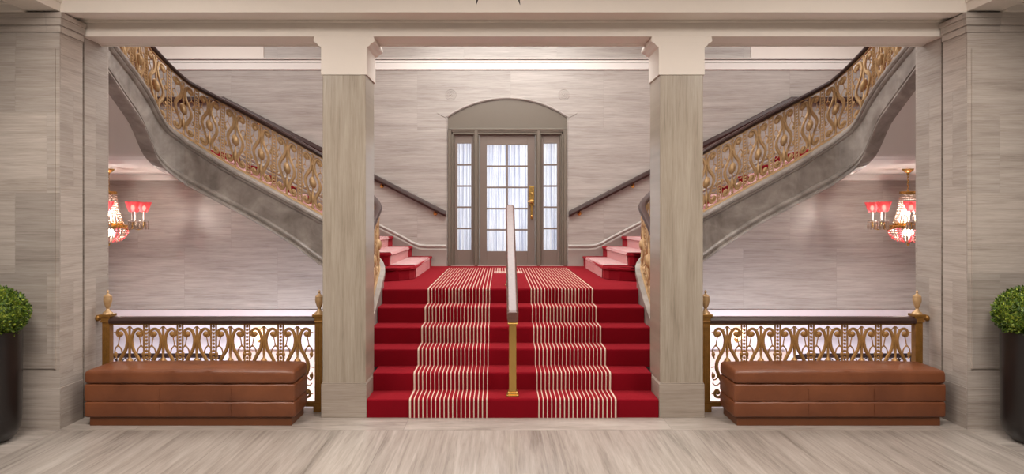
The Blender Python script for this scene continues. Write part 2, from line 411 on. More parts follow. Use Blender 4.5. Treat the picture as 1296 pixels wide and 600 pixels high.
def sash(name, x0, x1, z0, z1, px0, px1, pz0, pz1, cols, rows, mat):
    b = MB(); y0, y1 = YB + 0.05, YB + 0.095
    b.box(x0, px0, y0, y1, z0, z1); b.box(px1, x1, y0, y1, z0, z1); b.box(px0, px1, y0, y1, z0, pz0); b.box(px0, px1, y0, y1, pz1, z1)
    for i in range(1, cols): xc = px0 + (px1 - px0) * i / cols; b.box(xc - 0.014, xc + 0.014, y0 + 0.004, y1, pz0, pz1)
    for j in range(1, rows): zc = pz0 + (pz1 - pz0) * j / rows; b.box(px0, px1, y0 + 0.006, y1, zc - 0.014, zc + 0.014)
    # recessed kick panel
    o = b.build(name, mat, door, bevel=0.004)
    k = MB(); k.box(px0 + 0.0, px1 - 0.0, y0 - 0.008, y0 + 0.01, z0 + 0.06, pz0 - 0.07)
    k2 = MB(); k2.box(px0, px1, y0 + 0.022, y0 + 0.028, pz0, pz1); k2.build('glazing', 'glass', o)
    return o
leaf = sash('door_leaf', -0.447, 0.447, LZ, 3.08, -0.33, 0.326, 1.199, 2.916, 2, 5, 'taupe_pink')
sash('sidelight', -0.85, -0.55, LZ, 3.08, -0.805, -0.586, 1.22, 2.94, 1, 5, 'taupe_pink')
sash('sidelight', 0.55, 0.85, LZ, 3.08, 0.586, 0.805, 1.22, 2.94, 1, 5, 'taupe_pink')
b = MB(); b.box(0.352, 0.436, YB + 0.035, YB + 0.05, 1.93, 2.25); b.box(0.375, 0.41, YB + 0.03, YB + 0.05, 1.72, 1.93)
lock = b.build('lock_plate', 'brass', leaf, bevel=0.004)
lock['label'] = 'brass lock plate with knob'
b = MB()
def ylathe(b, prof, cx, cy, cz, n=14): b.lathe([(r, z) for r, z in prof], 0, 0, 0, n, M=lambda x, y, z: (cx + x, cy - z, cz + y))
ylathe(b, [(0.02, 0), (0.02, 0.03), (0.034, 0.04), (0.038, 0.06), (0.03, 0.075), (0.0, 0.08)], 0.394, YB + 0.035, 2.00)
ylathe(b, [(0.024, 0), (0.024, 0.012), (0.0, 0.016)], 0.394, YB + 0.035, 2.13)
b.tube([(0.394, YB - 0.04, 2.0), (0.33, YB - 0.045, 2.0)], 0.012, 8)
ylathe(b, [(0.014, 0), (0.018, 0.02), (0.0, 0.026)], 0.394, YB + 0.03, 1.76)
b.build('door_knob', 'brass', leaf, smooth=True)
b = MB(); b.box(-0.96, 0.96, YB - 0.01, YB + 0.2, LZ - 0.02, LZ + 0.012); b.build('threshold', 'skirt', door)
def curtain(x0, x1, label):
    b = MB(); n = int((x1 - x0) / 0.008); secs = []
    for z in (1.08, 1.6, 2.2, 3.0):
        secs.append([(x0 + (x1 - x0) * i / n, YB + 0.15 + 0.012 * math.sin(i * 0.9 + 0.6 * math.sin(i * 0.23)), z) for i in range(n + 1)])
    b.loft(secs, closed=False, caps=False)
    o = b.build('sheer_curtain', 'curtain', smooth=True, recalc=False)
    tag(o, label, 'curtain', 'sheer curtains behind the door glass')
    return o
curtain(-0.40, 0.40, 'white sheer curtain behind the ten panes of the middle door')
curtain(-0.84, -0.56, 'narrow white sheer curtain behind the sidelight left of the door')
curtain(0.56, 0.84, 'narrow white sheer curtain behind the sidelight beside the brass lock')
b = MB(); b.box(-2, 2, 12.6, 12.7, 0.3, 4.6); struct(b.build('wall_outside', 'plaster'))  # white backdrop added behind the door glass to fill the gaps

# ------------------------------------------------------------------ main stair
stair = thing('grand_staircase', 'wide central staircase of six red carpeted steps up to the door landing', 'staircase', (0, YC, 0))
def nose(y, z, r=0.014):
    return [(y + r - r * math.cos(t) , z - r + r * math.sin(t)) for t in [PI / 2 * i / 4 for i in range(5)]]
for k in range(1, 7):
    y = YC + GO * (k - 1); z = RIS * k
    hw = 1.264 if k == 1 else (1.268 if k == 2 else 1.39)
    y1 = YC + GO * k + 0.03 if k < 6 else 8.02
    poly = [(y + 0.004, z - RIS - (0.0 if k == 1 else 0.01)), (y + 0.001, z - 0.05)] + nose(y, z) + [(y1, z), (y1, z - RIS - (0 if k == 1 else 0.01))]
    b = MB(); b.prism(poly, 'x', -hw, hw)
    b.build('step' if k < 6 else 'landing_edge', 'red', stair, smooth=True)
b = MB(); b.box(-1.87, 1.87, 8.02, YB - 0.004, LZ - 0.17, LZ); b.build('landing', 'red', stair)
for s in (-1, 1):
    b = MB(s); b.prism([(1.385, 7.45), (1.44, 7.45), (1.46, 7.62), (1.53, 7.78), (1.62, 7.90), (1.75, 8.02), (1.385, 8.02)], 'z', LZ - 0.17, LZ); b.build('landing_corner', 'red', stair)
for s in (-1, 1):
    b = MB()
    xa = sorted((s * 1.53, s * 1.62)); b.box(xa[0], xa[1], 6.32, 8.05, -2.6, LZ - 0.2)
    xa = sorted((s * 1.53, s * 1.97)); b.box(xa[0], xa[1], 8.05, 8.14, -2.6, LZ - 0.2)
    xa = sorted((s * 1.875, s * 1.97)); b.box(xa[0], xa[1], 8.14, YB - 0.18, -2.6, 1.03)
    b.build('side_wall', 'wall_y', stair)
# runner
prof = []
for k in range(1, 7):
    y = YC + GO * (k - 1); z = RIS * k
    prof += [(y + 0.004, z - RIS + (0.002 if k == 1 else 0.0)), (y + 0.001, z - 0.05)] + nose(y, z)
prof += [(10.43, LZ)]
def off_path(pr, d):
    out = []
    for i, p in enumerate(pr):
        a = pr[max(i - 1, 0)]; c = pr[min(i + 1, len(pr) - 1)]
        dx, dz = c[0] - a[0], c[1] - a[1]; L = math.hypot(dx, dz) or 1
        out.append((p[0] - dz / L * d, p[1] + dx / L * d))
    return out
outp = off_path(prof, 0.007)
b = MB(); b.loft([[(x, p[0], p[1]) for p in outp] for x in (-0.905, 0.905)], closed=False, caps=False)
o = b.build('stair_runner', 'striped', recalc=False)
sm_ = o.modifiers.new('solid', 'SOLIDIFY'); sm_.thickness = 0.0055; sm_.offset = 0
tag(o, 'red carpet runner with two bands of cream stripes down the central staircase', 'carpet')

# centre handrail
hr = thing('stair_handrail', 'sloping handrail on a brass post in the middle of the central staircase', 'handrail', (0, 6.0, RIS))
z0, z1, ya, yb = 0.875, 1.862, 6.0, 7.84
b = MB()
secs = []
railp = [(5.955, 0.845), (5.955, 0.90), (6.05, 0.945)] 
def railsec(y, z): 
    return [(x * 0.05, y, z + dz) for x, dz in ((-0.8, -0.045), (-1, -0.02), (-1, 0.02), (-0.7, 0.042), (0.7, 0.042), (1, 0.02), (1, -0.02), (0.8, -0.045))]
b.loft([railsec(5.955, 0.865), railsec(6.0, 0.88), railsec(7.80, 1.835), railsec(7.84, 1.845)])
rl = b.build('handrail', 'wood2', hr, bevel=0.006)
b = MB(); b.box(-0.032, 0.032, 5.97, 6.034, RIS + 0.03, 0.80); b.box(-0.045, 0.045, 5.957, 6.047, 0.80, 0.815); b.box(-0.038, 0.038, 5.964, 6.04, 0.815, 0.85)
b.build('post', 'brass', hr, bevel=0.006)
b = MB(); b.box(-0.032, 0.032, 7.66, 7.724, LZ + 0.03, 1.76); b.build('post', 'brass', hr, bevel=0.006)
b = MB(); b.box(-0.055, 0.055, 5.947, 6.057, RIS + 0.007, RIS + 0.025); b.box(-0.045, 0.045, 5.957, 6.047, RIS + 0.025, RIS + 0.05); b.build('foot', 'brass', hr, bevel=0.006)
b = MB(); b.box(-0.055, 0.055, 7.637, 7.747, LZ + 0.007, LZ + 0.025); b.box(-0.045, 0.045, 7.647, 7.737, LZ + 0.025, LZ + 0.05); b.build('foot', 'brass', hr, bevel=0.006)

# ------------------------------------------------------------------ columns
for s in (-1, 1):
    rl_ = thing('column', ('grey veined marble column left of the red stairs' if s < 0 else 'grey veined marble column right of the red stairs'), 'column', (s * 1.4635, 6.1, 0), 'marble columns flanking the central stairs')
    rl_['kind'] = 'thing'
    b = MB(s); b.box(1.276, 1.651, YC + 0.004, 6.296, 0.30, 2.975); b.build('shaft', 'col', rl_, bevel=0.006)
    b = MB(s); b.box(1.268, 1.662, YC - 0.004, 6.30, 0, 0.295); b.box(1.272, 1.656, YC, 6.30, 0.295, 0.305); b.build('base', 'col_y', rl_, bevel=0.005)
    b = MB(s)
    b.box(1.264, 1.662, YC - 0.004, 6.30, 2.975, 3.31)
    secs = []
    for (pr, z) in ((0.0, 3.215), (0.02, 3.225), (0.035, 3.245), (0.062, 3.26), (0.066, 3.275), (0.062, 3.292), (0.06, 3.306)):
        secs.append([(1.264 - pr, YC - 0.003 - pr * 0.05, z), (1.662 + pr, YC - 0.003 - pr * 0.05, z), (1.662 + pr, 6.30 + pr * 0.3, z), (1.264 - pr, 6.30 + pr * 0.3, z)])
    b.loft(secs)
    cp = b.build('capital', 'paint', rl_, bevel=0.002); cp['label'] = 'white painted capital'

# ------------------------------------------------------------------ stair string path
BASE = [(407, 272), (280, 203), (250, 182.5), (230, 170), (210, 159), (202, 151), (194, 138), (180, 117), (170, 99), (140.7, 61)]
RAIL = [(406, 193), (370, 172), (316.6, 142.6), (279, 122.6), (250, 107.5), (236.6, 99.5), (223, 88), (210, 74.6), (191, 55)]
LOW = [(407, 336), (379, 314), (335, 286), (277, 255), (225, 227.7), (205, 216), (196, 208), (185, 193), (180.6, 181), (172.6, 158), (156.7, 136), (139, 110.6)]
plan = [(1.455, 6.33 + (7.45 - 6.33) * i / 14) for i in range(15)]
plan += [(2.1 - 0.645 * math.cos(PI / 2 * i / 12), 7.45 + 0.65 * math.sin(PI / 2 * i / 12)) for i in range(1, 13)]
plan += [(2.1 + 1.7 * i / 22, 8.1) for i in range(1, 23)]
plan += [(3.8 + 0.35 * math.sin(PI / 2 * i / 10), 7.75 + 0.35 * math.cos(PI / 2 * i / 10)) for i in range(1, 11)]
plan += [(4.15, 7.75 - 1.35 * i / 18) for i in range(1, 19)]
S = [0.0]
for p, q in zip(plan, plan[1:]): S.append(S[-1] + math.hypot(q[0] - p[0], q[1] - p[1]))
sA, sB, sC = S[14], S[14] + 0.51, S[26]
zbase, zrail, zlow = [], [], []
for (a, y), s_ in zip(plan, S):
    px = 634 - (a - 0.103) * F / y
    if a > 2.25:
        zb = pz(interp(BASE, px), y); zl = pz(interp(LOW, px), y)
        zr = pz(interp(RAIL, px), y) if px > 191 else zb + 0.69
    else:
        zb = interp([(0, 0.50), (S[10], 0.90), (sA, 1.12), (sB, 1.33), (sC, 1.70), (sC + 0.14, 1.77)], s_)
        zr = interp([(0, 1.25), (S[10], 1.70), (sA, 1.83), (sB, 2.02), (sC, 2.44), (sC + 0.14, 2.51)], s_)
        zl = interp([(0, 0.0), (sA, 0.60), (sB, 0.85), (sC, 1.09), (sC + 0.14, 1.169)], s_)
    zbase.append(zb); zrail.append(zr); zlow.append(zl)
def smooth(z, n=3):
    for _ in range(n):
        z = [z[0]] + [(z[i - 1] + 2 * z[i] + z[i + 1]) / 4 for i in range(1, len(z) - 1)] + [z[-1]]
    return z
zbase, zrail, zlow = smooth(zbase), smooth(zrail, 5), smooth(zlow, 2)
def nrm(i):
    p, q = plan[max(i - 1, 0)], plan[min(i + 1, len(plan) - 1)]
    dx, dy = q[0] - p[0], q[1] - p[1]; L = math.hypot(dx, dy); return (dy / L, -dx / L)
NR = [nrm(i) for i in range(len(plan))]
import bisect
def at(u):
    u = max(0.0, min(S[-1] - 1e-6, u)); i = bisect.bisect_right(S, u) - 1; t = (u - S[i]) / (S[i + 1] - S[i])
    L = lambda A: A[i] + (A[i + 1] - A[i]) * t
    P = lambda A: (A[i][0] + (A[i + 1][0] - A[i][0]) * t, A[i][1] + (A[i + 1][1] - A[i][1]) * t)
    return P(plan), P(NR), L(zbase), L(zrail), L(zlow)

# ------------------------------------------------------------------ scrollwork module (u across, v 0..1 up, w thickness)
def half_s():
    pts = [(.072, .845), (.092, .85), (.104, .885), (.092, .93), (.065, .945), (.038, .915), (.022, .85), (.017, .78), (.03, .68), (.068, .57), (.088, .48), (.08, .385), (.048, .27), (.03, .19), (.034, .12), (.06, .06), (.092, .065), (.104, .11), (.088, .15), (.07, .14)]
    return catmull(pts, 4)
HS = half_s()
def panel(b, Mp, H, thick=1.0, fine=1.0):
    # Mp(u, w, v_m): mapped point; v_m in metres 0..H
    for sg in (-1, 1):
        pts = [(sg * u, 0.0, v * H) for u, v in HS]; n = len(pts)
        rs = [thick * (0.006 + 0.0065 * math.sin(PI * min(1, max(0, i / (n - 1)))) ** 0.7) for i in range(n)]
        b.tube(pts, rs, 6, M=Mp)
        b.ball((sg * .074, 0, .878 * H), 0.021 * thick, 8, 5, (1, .6, 1), Mp)
        b.ball((sg * .078, 0, .118 * H), 0.018 * thick, 8, 5, (1, .6, 1), Mp)
        for pts, r in (([(.08, .84), (.088, .78), (.094, .72)], .0045), ([(.06, .61), (.066, .67), (.085, .715), (.108, .71), (.12, .66), (.118, .60), (.104, .56)], .0055),
                       ([(.084, .44), (.105, .45), (.132, .44)], .0035), ([(.07, .35), (.085, .30), (.11, .28), (.124, .33), (.118, .38)], .0055), ([(.05, .26), (.075, .22), (.1, .21), (.12, .24)], .0045),
                       ([(.0, .395), (.02, .41), (.042, .385), (.036, .35), (.024, .36)], .0042), ([(.01, .97), (.02, .95), (.03, .93)], .004),
                       ([(.104, .90), (.128, .90)], .004), ([(.104, .10), (.128, .10)], .004)):
            b.tube([(sg * u, 0, v * H) for u, v in catmull(pts, 3)], r * fine, 5, M=Mp)
        b.ball((sg * .114, 0, .61 * H), 0.017 * fine, 7, 4, (.9, .6, 1.5), Mp)
        b.ball((sg * .094, 0, .725 * H), 0.011 * fine, 6, 4, (1, .7, .8), Mp)
        b.ball((sg * .112, 0, .335 * H), 0.015 * fine, 7, 4, (.9, .6, 1.4), Mp)
    st = [(.006, .0), (.012, .02), (.008, .06), (.011, .14), (.02, .20), (.012, .26), (.006, .31), (.006, .37), (.018, .39), (.027, .42), (.031, .47), (.027, .52), (.018, .55), (.007, .575), (.010, .66), (.007, .76), (.012, .79), (.007, .82), (.009, .98)]
    b.lathe([(r * thick, v * H) for r, v in st], 0, 0, 0, 8, M=Mp)
def beadbar(b, Mp, H):
    for sg in (-1, 1):
        n = 4
        b.tube([(sg * 0.023, 0, H * i / n) for i in range(n + 1)], 0.0085, 5, M=Mp)
    k = int(H / 0.031)
    for i in range(k): b.ball((0, 0, (i + 0.5) * H / k), 0.0135, 7, 4, (1, .8, 1), Mp)

# ------------------------------------------------------------------ side staircases and balustrades
AW = [1.21 + 0.312 * k for k in range(12)]
for s in (-1, 1):
    L_, Rr = side[s], ('left' if s < 0 else 'right')
    st = thing('side_staircase', 'flight of red carpeted steps climbing %s from the landing behind the %s column' % (Rr, Rr), 'staircase', (s * 1.3, 9.5, LZ), 'side flights of the double staircase')
    for k in range(1, 12):
        z = LZ + RIS * k; a = AW[k - 1]
        if k == 1: edge = [(a, YB - 0.004), (a - 0.02, 8.66), (a + 0.02, 8.50), (a + 0.13, 8.36), (a + 0.32, 8.27), (a + 0.55, 8.22)]
        elif k == 2: edge = [(a, YB - 0.004), (a, 8.70), (a + 0.05, 8.64), (a + 0.22, 8.58), (a + 0.42, 8.48), (a + 0.50, 8.22)]
        elif k == 3: edge = [(a, YB - 0.004), (a, 8.70), (a + 0.06, 8.62), (a + 0.30, 8.5), (a + 0.36, 8.22)]
        else: edge = [(a, YB - 0.004), (a, 8.17)]
        last = (k == 11)
        back = (AW[k] + 0.04) if not last else 4.4
        inner = 8.22 if k <= 3 else 8.17
        poly = edge + [(back, inner), (back, YB - 0.004)]
        zb_ = z - RIS if k < 4 else (z - 0.20 if k < 8 else z - 0.10)
        b = MB(s)
        # rounded nosing: shrink the lower body a little
        body = [(p[0] + 0.015, p[1]) for p in edge] + [(back, inner), (back, YB - 0.004)]
        b.prism(body, 'z', zb_, z - 0.035); b.prism(poly, 'z', z - 0.035, z)
        b.build('step', 'red', st, bevel=0.008)
    b = MB(s); b.box(4.3, 6.595, 8.05, YB - 0.004, 2.60, 2.72); b.build('landing', 'red', st)
    # second flight, towards the lobby
    for k in range(1, 7):
        y1 = 8.05 - 0.27 * (k - 1); ym = max(6.4, y1 - 0.27)
        i_ = max(range(49, len(plan)), key=lambda i: -abs(plan[i][1] - ym)); zt_ = max(2.72 + 0.14, zbase[i_] - 0.03)
        b = MB(s); b.box(4.24, 6.595, max(6.31, y1 - 0.28), y1, max(zt_ - 0.24, zlow[i_] + 0.05), zt_); b.build('step', 'red', st, bevel=0.008)
    # stone string
    b = MB(s); secs = []
    for (p, n, zt, zl) in zip(plan, NR, zbase, zlow):
        pr = [(.085, zt), (.10, zt - .012), (.112, zt - .03), (.112, zt - .055), (.098, zt - .07), (.084, zt - .072), (.084, zt - .09), (.07, zt - .105), (.05, zt - .112), (.05, zl + .115), (.068, zl + .108), (.082, zl + .088), (.082, zl + .066), (.07, zl + .058), (.07, zl + .04), (.09, zl + .03), (.094, zl + .008), (.08, zl), (-.06, zl), (-.06, zt - .075), (-.075, zt - .05), (-.075, zt)]
        secs.append([(p[0] + n[0] * o_, p[1] + n[1] * o_, z_) for o_, z_ in pr])
    b.loft(secs); sg_ = b.build('stringer', 'string', st); sg_['label'] = 'grey marble stringer with moulded edges'
    # underside of first flight, landing and second flight
    b = MB(s)
    i0 = 26; i1 = 48
    secs = []
    for i in range(i0, i1 + 1):
        a, z = plan[i][0], zlow[i] + 0.02
        secs.append([(a, 8.12, z), (a, YB - 0.004, z), (a, YB - 0.004, z + 0.02), (a, 8.12, z + 0.02)])
    zc = 2.42
    secs.append([(4.10, 8.02, zc), (4.10, YB - 0.004, zc), (4.10, YB - 0.004, zc + 0.02), (4.10, 8.02, zc + 0.02)])
    secs.append([(6.595, 8.02, zc), (6.595, YB - 0.004, zc), (6.595, YB - 0.004, zc + 0.02), (6.595, 8.02, zc + 0.02)])
    b.loft(secs)
    secs = [[(4.12, 8.02, zc), (6.595, 8.02, zc), (6.595, 8.02, zc + 0.02), (4.12, 8.02, zc + 0.02)]]
    for i in range(54, len(plan)):
        if plan[i][1] > 7.97: continue
        y, z = plan[i][1], zlow[i] + 0.02
        if i < 58: z = max(z, zc + 0.02)
        secs.append([(4.12, y, z), (6.595, y, z), (6.595, y, z + 0.02), (4.12, y, z + 0.02)])
    b.loft(secs); so = b.build('soffit', 'plaster', st, smooth=True); so['label'] = 'white plaster underside'
    # crown under landing ceiling
    b = MB(s); b.prism([(YB, 2.34), (YB - 0.02, 2.34), (YB - 0.03, 2.37), (YB - 0.07, 2.40), (YB - 0.09, 2.42), (YB, 2.42)], 'x', 3.9, 6.6)
    struct(b.build('trim_landing_crown', 'plaster'))
    # side runner (fine stripes)
    prof = [(AW[0] - 0.004, LZ + 0.004)]
    for k in range(1, 12):
        a = AW[k - 1]; z = LZ + RIS * k
        if k > 1: prof.append((a + 0.012, z - RIS + 0.004))
        prof += [(a - 0.003 + (0.014 if k > 1 else 0.0), z - 0.036), (a - 0.006, z - 0.02), (a + 0.004, z + 0.004)]
    prof.append((4.9, LZ + RIS * 11 + 0.004))
    b = MB(s); b.loft([[(p[0], y, p[1]) for p in off_path(prof, 0.006)] for y in (8.76, 10.45)], closed=False, caps=False)
    o = b.build('side_runner', 'fine', smooth=False, recalc=False)
    sm_ = o.modifiers.new('solid', 'SOLIDIFY'); sm_.thickness = 0.005; sm_.offset = 0
    tag(o, 'finely striped pink and red carpet runner on the %s-hand side flight' % Rr, 'carpet', 'striped runners on the side flights')
    # balustrade
    p0 = at(0.05)
    bl = thing('stair_balustrade', 'gilt scrollwork balustrade with dark handrail sweeping up the %s-hand flight' % Rr, 'balustrade', (s * 2.1, 8.1, 1.7), 'balustrades of the double staircase')
    b = MB(s); secs = []
    for (p, n, zt, zr) in zip(plan, NR, zbase, zrail):
        pr = [(-.02, zr - .062), (-.036, zr - .05), (-.042, zr - .025), (-.03, zr - .004), (0, zr), (.03, zr - .004), (.042, zr - .025), (.036, zr - .05), (.02, zr - .062)]
        secs.append([(p[0] + n[0] * o_, p[1] + n[1] * o_, z_) for o_, z_ in pr])
    b.loft(secs); b.build('handrail', 'wood', bl, smooth=True)
    b = MB(s); secs = []
    for (p, n, zt, zr) in zip(plan, NR, zbase, zrail):
        pr = [(-.022, zt - .004), (-.022, zt + .022), (.022, zt + .022), (.03, zt - .004)]
        secs.append([(p[0] + n[0] * o_, p[1] + n[1] * o_, z_) for o_, z_ in pr])
    b.loft(secs)
    secs = []
    for (p, n, zt, zr) in zip(plan, NR, zbase, zrail):
        pr = [(-.012, zr - .075), (-.012, zr - .060), (.012, zr - .060), (.012, zr - .075)]
        secs.append([(p[0] + n[0] * o_, p[1] + n[1] * o_, z_) for o_, z_ in pr])
    b.loft(secs)
    b.build('bottom_rail', 'gold', bl)
    mod = 0.307
    # align a beaded bar with the one seen at pixel 281 (a = 3.42)
    ubar = S[26] + (3.417 - 2.1)
    u0 = ubar - mod * int(ubar / mod)
    HH = 0.60
    k = 0
    while u0 + k * mod < S[-1] - 0.05:
        uc = u0 + k * mod
        def mk(uc):
            def Mp(u, w, v):
                p, n, zb, zr, _ = at(uc + u)
                lo, hi = zb + 0.018, zr - 0.068
                return (p[0] + n[0] * w, p[1] + n[1] * w, lo + (hi - lo) * v / HH)
            return Mp
        if uc > 0.03:
            b = MB(s); beadbar(b, mk(uc), HH); b.build('beaded_bar', 'gold', bl, smooth=True, recalc=False)
        if uc + mod < S[-1]:
            b = MB(s); panel(b, mk(uc + mod / 2), HH, 1.45, 1.0); b.build('scroll_panel', 'gold', bl, smooth=True, recalc=False)
        k += 1
    # wall handrail
    wr = thing('wall_handrail', 'dark wooden handrail on brass brackets up the wall %s of the door' % Rr, 'handrail', (s * 1.0, YB, 1.8), 'wall handrails of the side flights')
    pA = (0.985, pz(268, YB)); pB = (4.55, pz(124, YB)); pC = (6.5, pz(124, YB))
    b = MB(s); secs = []
    for (a, z) in (pA, pB, pC):
        secs.append([(a, YB - 0.055 + dy, z + dz) for dy, dz in ((0.02, -0.085), (-0.03, -0.085), (-0.045, -0.05), (-0.035, 0.0), (0.0, 0.012), (0.035, 0.0), (0.035, -0.03))])
    b.loft(secs); b.build('rail', 'wood', wr, bevel=0.004)
    for a in (1.16, 2.02, 3.0, 4.0, 5.2):
        z = interp([(pA[0], pA[1]), (pB[0], pB[1]), (pC[0], pC[1])], a) - 0.118
        b = MB(s); b.lathe([(0.035, 0), (0.03, 0.012), (0.012, 0.018), (0.012, 0.05), (0.0, 0.055)], 0, 0, 0, 12, M=lambda x, y, zz, a=a, z=z: (a + x, YB - zz, z + y))
        b.tube([(a, YB - 0.045, z), (a, YB - 0.06, z + 0.02), (a, YB - 0.06, z + 0.05)], 0.01, 6)
        b.build('bracket', 'brass', wr, smooth=True)
    # skirting on back wall rising with the flight
    zk = lambda a: LZ + 0.345 + max(0.0, (a - 1.45)) * 0.513
    pts = [0.98, 1.30, 1.42, 1.52, 1.66, 2.0, 3.0, 4.33]
    zz = [LZ + 0.345, LZ + 0.345, LZ + 0.355, LZ + 0.395, LZ + 0.475] + [LZ + 0.475 + (a - 1.66) * 0.513 for a in (2.0, 3.0, 4.33)]
    b = MB(s); secs = []
    for a, z in zip(pts, zz):
        secs.append([(a, YB, z), (a, YB - 0.018, z), (a, YB - 0.032, z - 0.018), (a, YB - 0.032, z - 0.03), (a, YB - 0.014, z - 0.06), (a, YB - 0.02, z - 0.075), (a, YB - 0.02, z - 0.095), (a, YB - 0.012, z - 0.11), (a, YB - 0.012, max(LZ, z - 0.36)), (a, YB, max(LZ, z - 0.36))])
    b.loft(secs); o = struct(b.build('baseboard_stair_' + side[s], 'skirt', smooth=True))

# ------------------------------------------------------------------ railings, benches, planters
YR = 6.115
for s in (-1, 1):
    Rr = side[s]
    rg = thing('gallery_railing', 'low gilt scrollwork railing behind the leather bench at the %s' % Rr, 'railing', (s * 2.7, YR, 0), 'gallery railings beside the stairs')
    aL, aR = 1.735, 3.635
    for a in (aL, aR):
        b = MB(s)
        b.box(a - 0.042, a + 0.042, YR - 0.042, YR + 0.042, 0, 0.07)
        b.box(a - 0.033, a + 0.033, YR - 0.033, YR + 0.033, 0.07, 0.80)
        for dx in (-0.018, 0.0, 0.018): b.box(a + dx - 0.005, a + dx + 0.005, YR - 0.037, YR - 0.033, 0.1, 0.76)
        b.box(a - 0.045, a + 0.045, YR - 0.045, YR + 0.045, 0.80, 0.815); b.box(a - 0.052, a + 0.052, YR - 0.052, YR + 0.052, 0.85, 0.872); b.box(a - 0.04, a + 0.04, YR - 0.04, YR + 0.04, 0.815, 0.85)
        po = b.build('newel_post', 'gold_dark', rg, bevel=0.004)
        b = MB(s); b.lathe([(0.045, 0.872), (0.04, 0.885), (0.02, 0.90), (0.013, 0.92), (0.018, 0.93), (0.026, 0.95), (0.036, 0.985), (0.038, 1.01), (0.034, 1.02), (0.036, 1.03), (0.024, 1.04), (0.012, 1.05), (0.008, 1.06), (0.012, 1.072), (0.0, 1.09)], a, YR, 0, 16)
        b.build('urn_finial', 'gold', po, smooth=True)
    b = MB(s); b.prism([(YR - 0.045, 0.79), (YR + 0.045, 0.79), (YR + 0.05, 0.82), (YR + 0.03, 0.848), (YR - 0.03, 0.848), (YR - 0.05, 0.82)], 'x', aL + 0.03, aR - 0.03)
    b.build('top_rail', 'wood', rg, bevel=0.004)
    b = MB(s); b.box(aL + 0.03, aR - 0.03, YR - 0.025, YR + 0.025, 0.045, 0.085); b.box(aL + 0.03, aR - 0.03, YR - 0.012, YR + 0.012, 0.774, 0.79); b.build('bottom_rail', 'gold_dark', rg)
    b = MB(s); b.tube([(aR + 0.045, YR, 0.835), (3.735, YR, 0.835)], 0.02, 10); b.ball((aR + 0.085, YR, 0.835), 0.03, 10, 6); b.build('wall_tie', 'gold_dark', rg, smooth=True)
    n = 6; span = (aR - aL - 0.09) / n; HH = 0.69
    for k in range(n):
        uc = aL + 0.045 + (k + 0.5) * span
        Mp = lambda u, w, v, uc=uc: (uc + u * 1.1, YR + w, 0.085 + v)
        b = MB(s); panel(b, Mp, HH, 1.2, 1.05); b.build('scroll_panel', 'gold_rail', rg, smooth=True, recalc=False)
        if k:
            ub = aL + 0.045 + k * span
            Mb = lambda u, w, v, ub=ub: (ub + u, YR + w, 0.085 + v)
            b = MB(s); beadbar(b, Mb, HH); b.build('beaded_bar', 'gold_rail', rg, smooth=True, recalc=False)
    # bench
    x0, x1 = (1.835, 3.60) if s > 0 else (1.818, 3.572)
    bn = thing('leather_bench', 'tan leather three tier bench beside the %s' % ('left column, in front of a gilt railing' if s < 0 else 'right column, in front of a gilt railing'), 'bench', (s * 2.7, 5.85, 0), 'leather benches')
    y0, y1 = 5.655, 6.035
    def pad(name, xa, xb, ya, yb, za, zb, r, puff=0.0, seams=True):
        b = MB(s); NX, NY = 40, 10; secs = []
        # rounded slab as loft along x of rounded-rect loops
        def loop(x, shrink):
            pts = []; rr = r
            for (cy, cz, a_) in ((yb - rr, zb - rr, 0), (ya + rr, zb - rr, 1), (ya + rr, za + rr, 2), (yb - rr, za + rr, 3)):
                for j in range(5):
                    th = PI / 2 * (a_ + j / 4)
                    py_, pz_ = cy + rr * math.cos(th), cz + rr * math.sin(th)
                    pts.append((py_, pz_))
            my, mz = (ya + yb) / 2, (za + zb) / 2
            out = []
            for (py_, pz_) in pts:
                dy, dz = py_ - my, pz_ - mz
                hy, hz = (yb - ya) / 2, (zb - za) / 2
                out.append((x, my + dy * (hy - shrink) / hy, mz + dz * (hz - shrink) / hz))
            return out
        xs = []
        for j in range(5):
            th = PI / 2 * j / 4; xs.append((xa + r - r * math.cos(th), r - r * math.sin(th)))
        for j in range(1, NX): xs.append((xa + r + (xb - xa - 2 * r) * j / NX, 0.0))
        for j in range(5):
            th = PI / 2 * j / 4; xs.append((xb - r + r * math.sin(th), r - r * math.cos(th)))
        rnd = random.Random(int(za * 1000) + s)
        for (x, sh) in xs:
            lp = loop(x, sh); t_ = (x - xa) / (xb - xa)
            bulge = puff * (math.sin(PI * t_) ** 0.5) + 0.0015 * math.sin(37 * t_ + s)
            lp = [(p[0], p[1] - (bulge * 0.4 if p[1] < ya + 0.02 else 0), p[2] + (bulge if p[2] > zb - r * 0.6 else 0)) for p in lp]
            secs.append(lp)
        b.loft(secs); return b.build(name, 'leather', bn, smooth=True)
    b = MB(s); b.box(x0 + 0.03, x1 - 0.04, y0 + 0.02, y1 - 0.01, 0, 0.072); b.build('plinth', 'plinth', bn, bevel=0.004)
    pad('lower_tier', x0, x1, y0, y1, 0.072, 0.205, 0.02)
    pad('middle_tier', x0, x1, y0 + 0.002, y1, 0.207, 0.350, 0.014)
    pad('seat_cushion', x0, x1, y0 - 0.004, y1 + 0.004, 0.352, 0.462, 0.030, 0.012)
    b = MB(s)
    for f in ((0.35, 0.66) if s > 0 else (0.30, 0.64)):
        xx = x0 + (x1 - x0) * f
        b.tube([(xx, y0 - 0.004, 0.10), (xx, y0 - 0.004, 0.19)], 0.0022, 5); b.tube([(xx, y0 - 0.002, 0.22), (xx, y0 - 0.002, 0.315)], 0.0022, 5)
    b.build('seam', 'leather', bn)
    # planter
    ac = 4.075 if s < 0 else 4.03
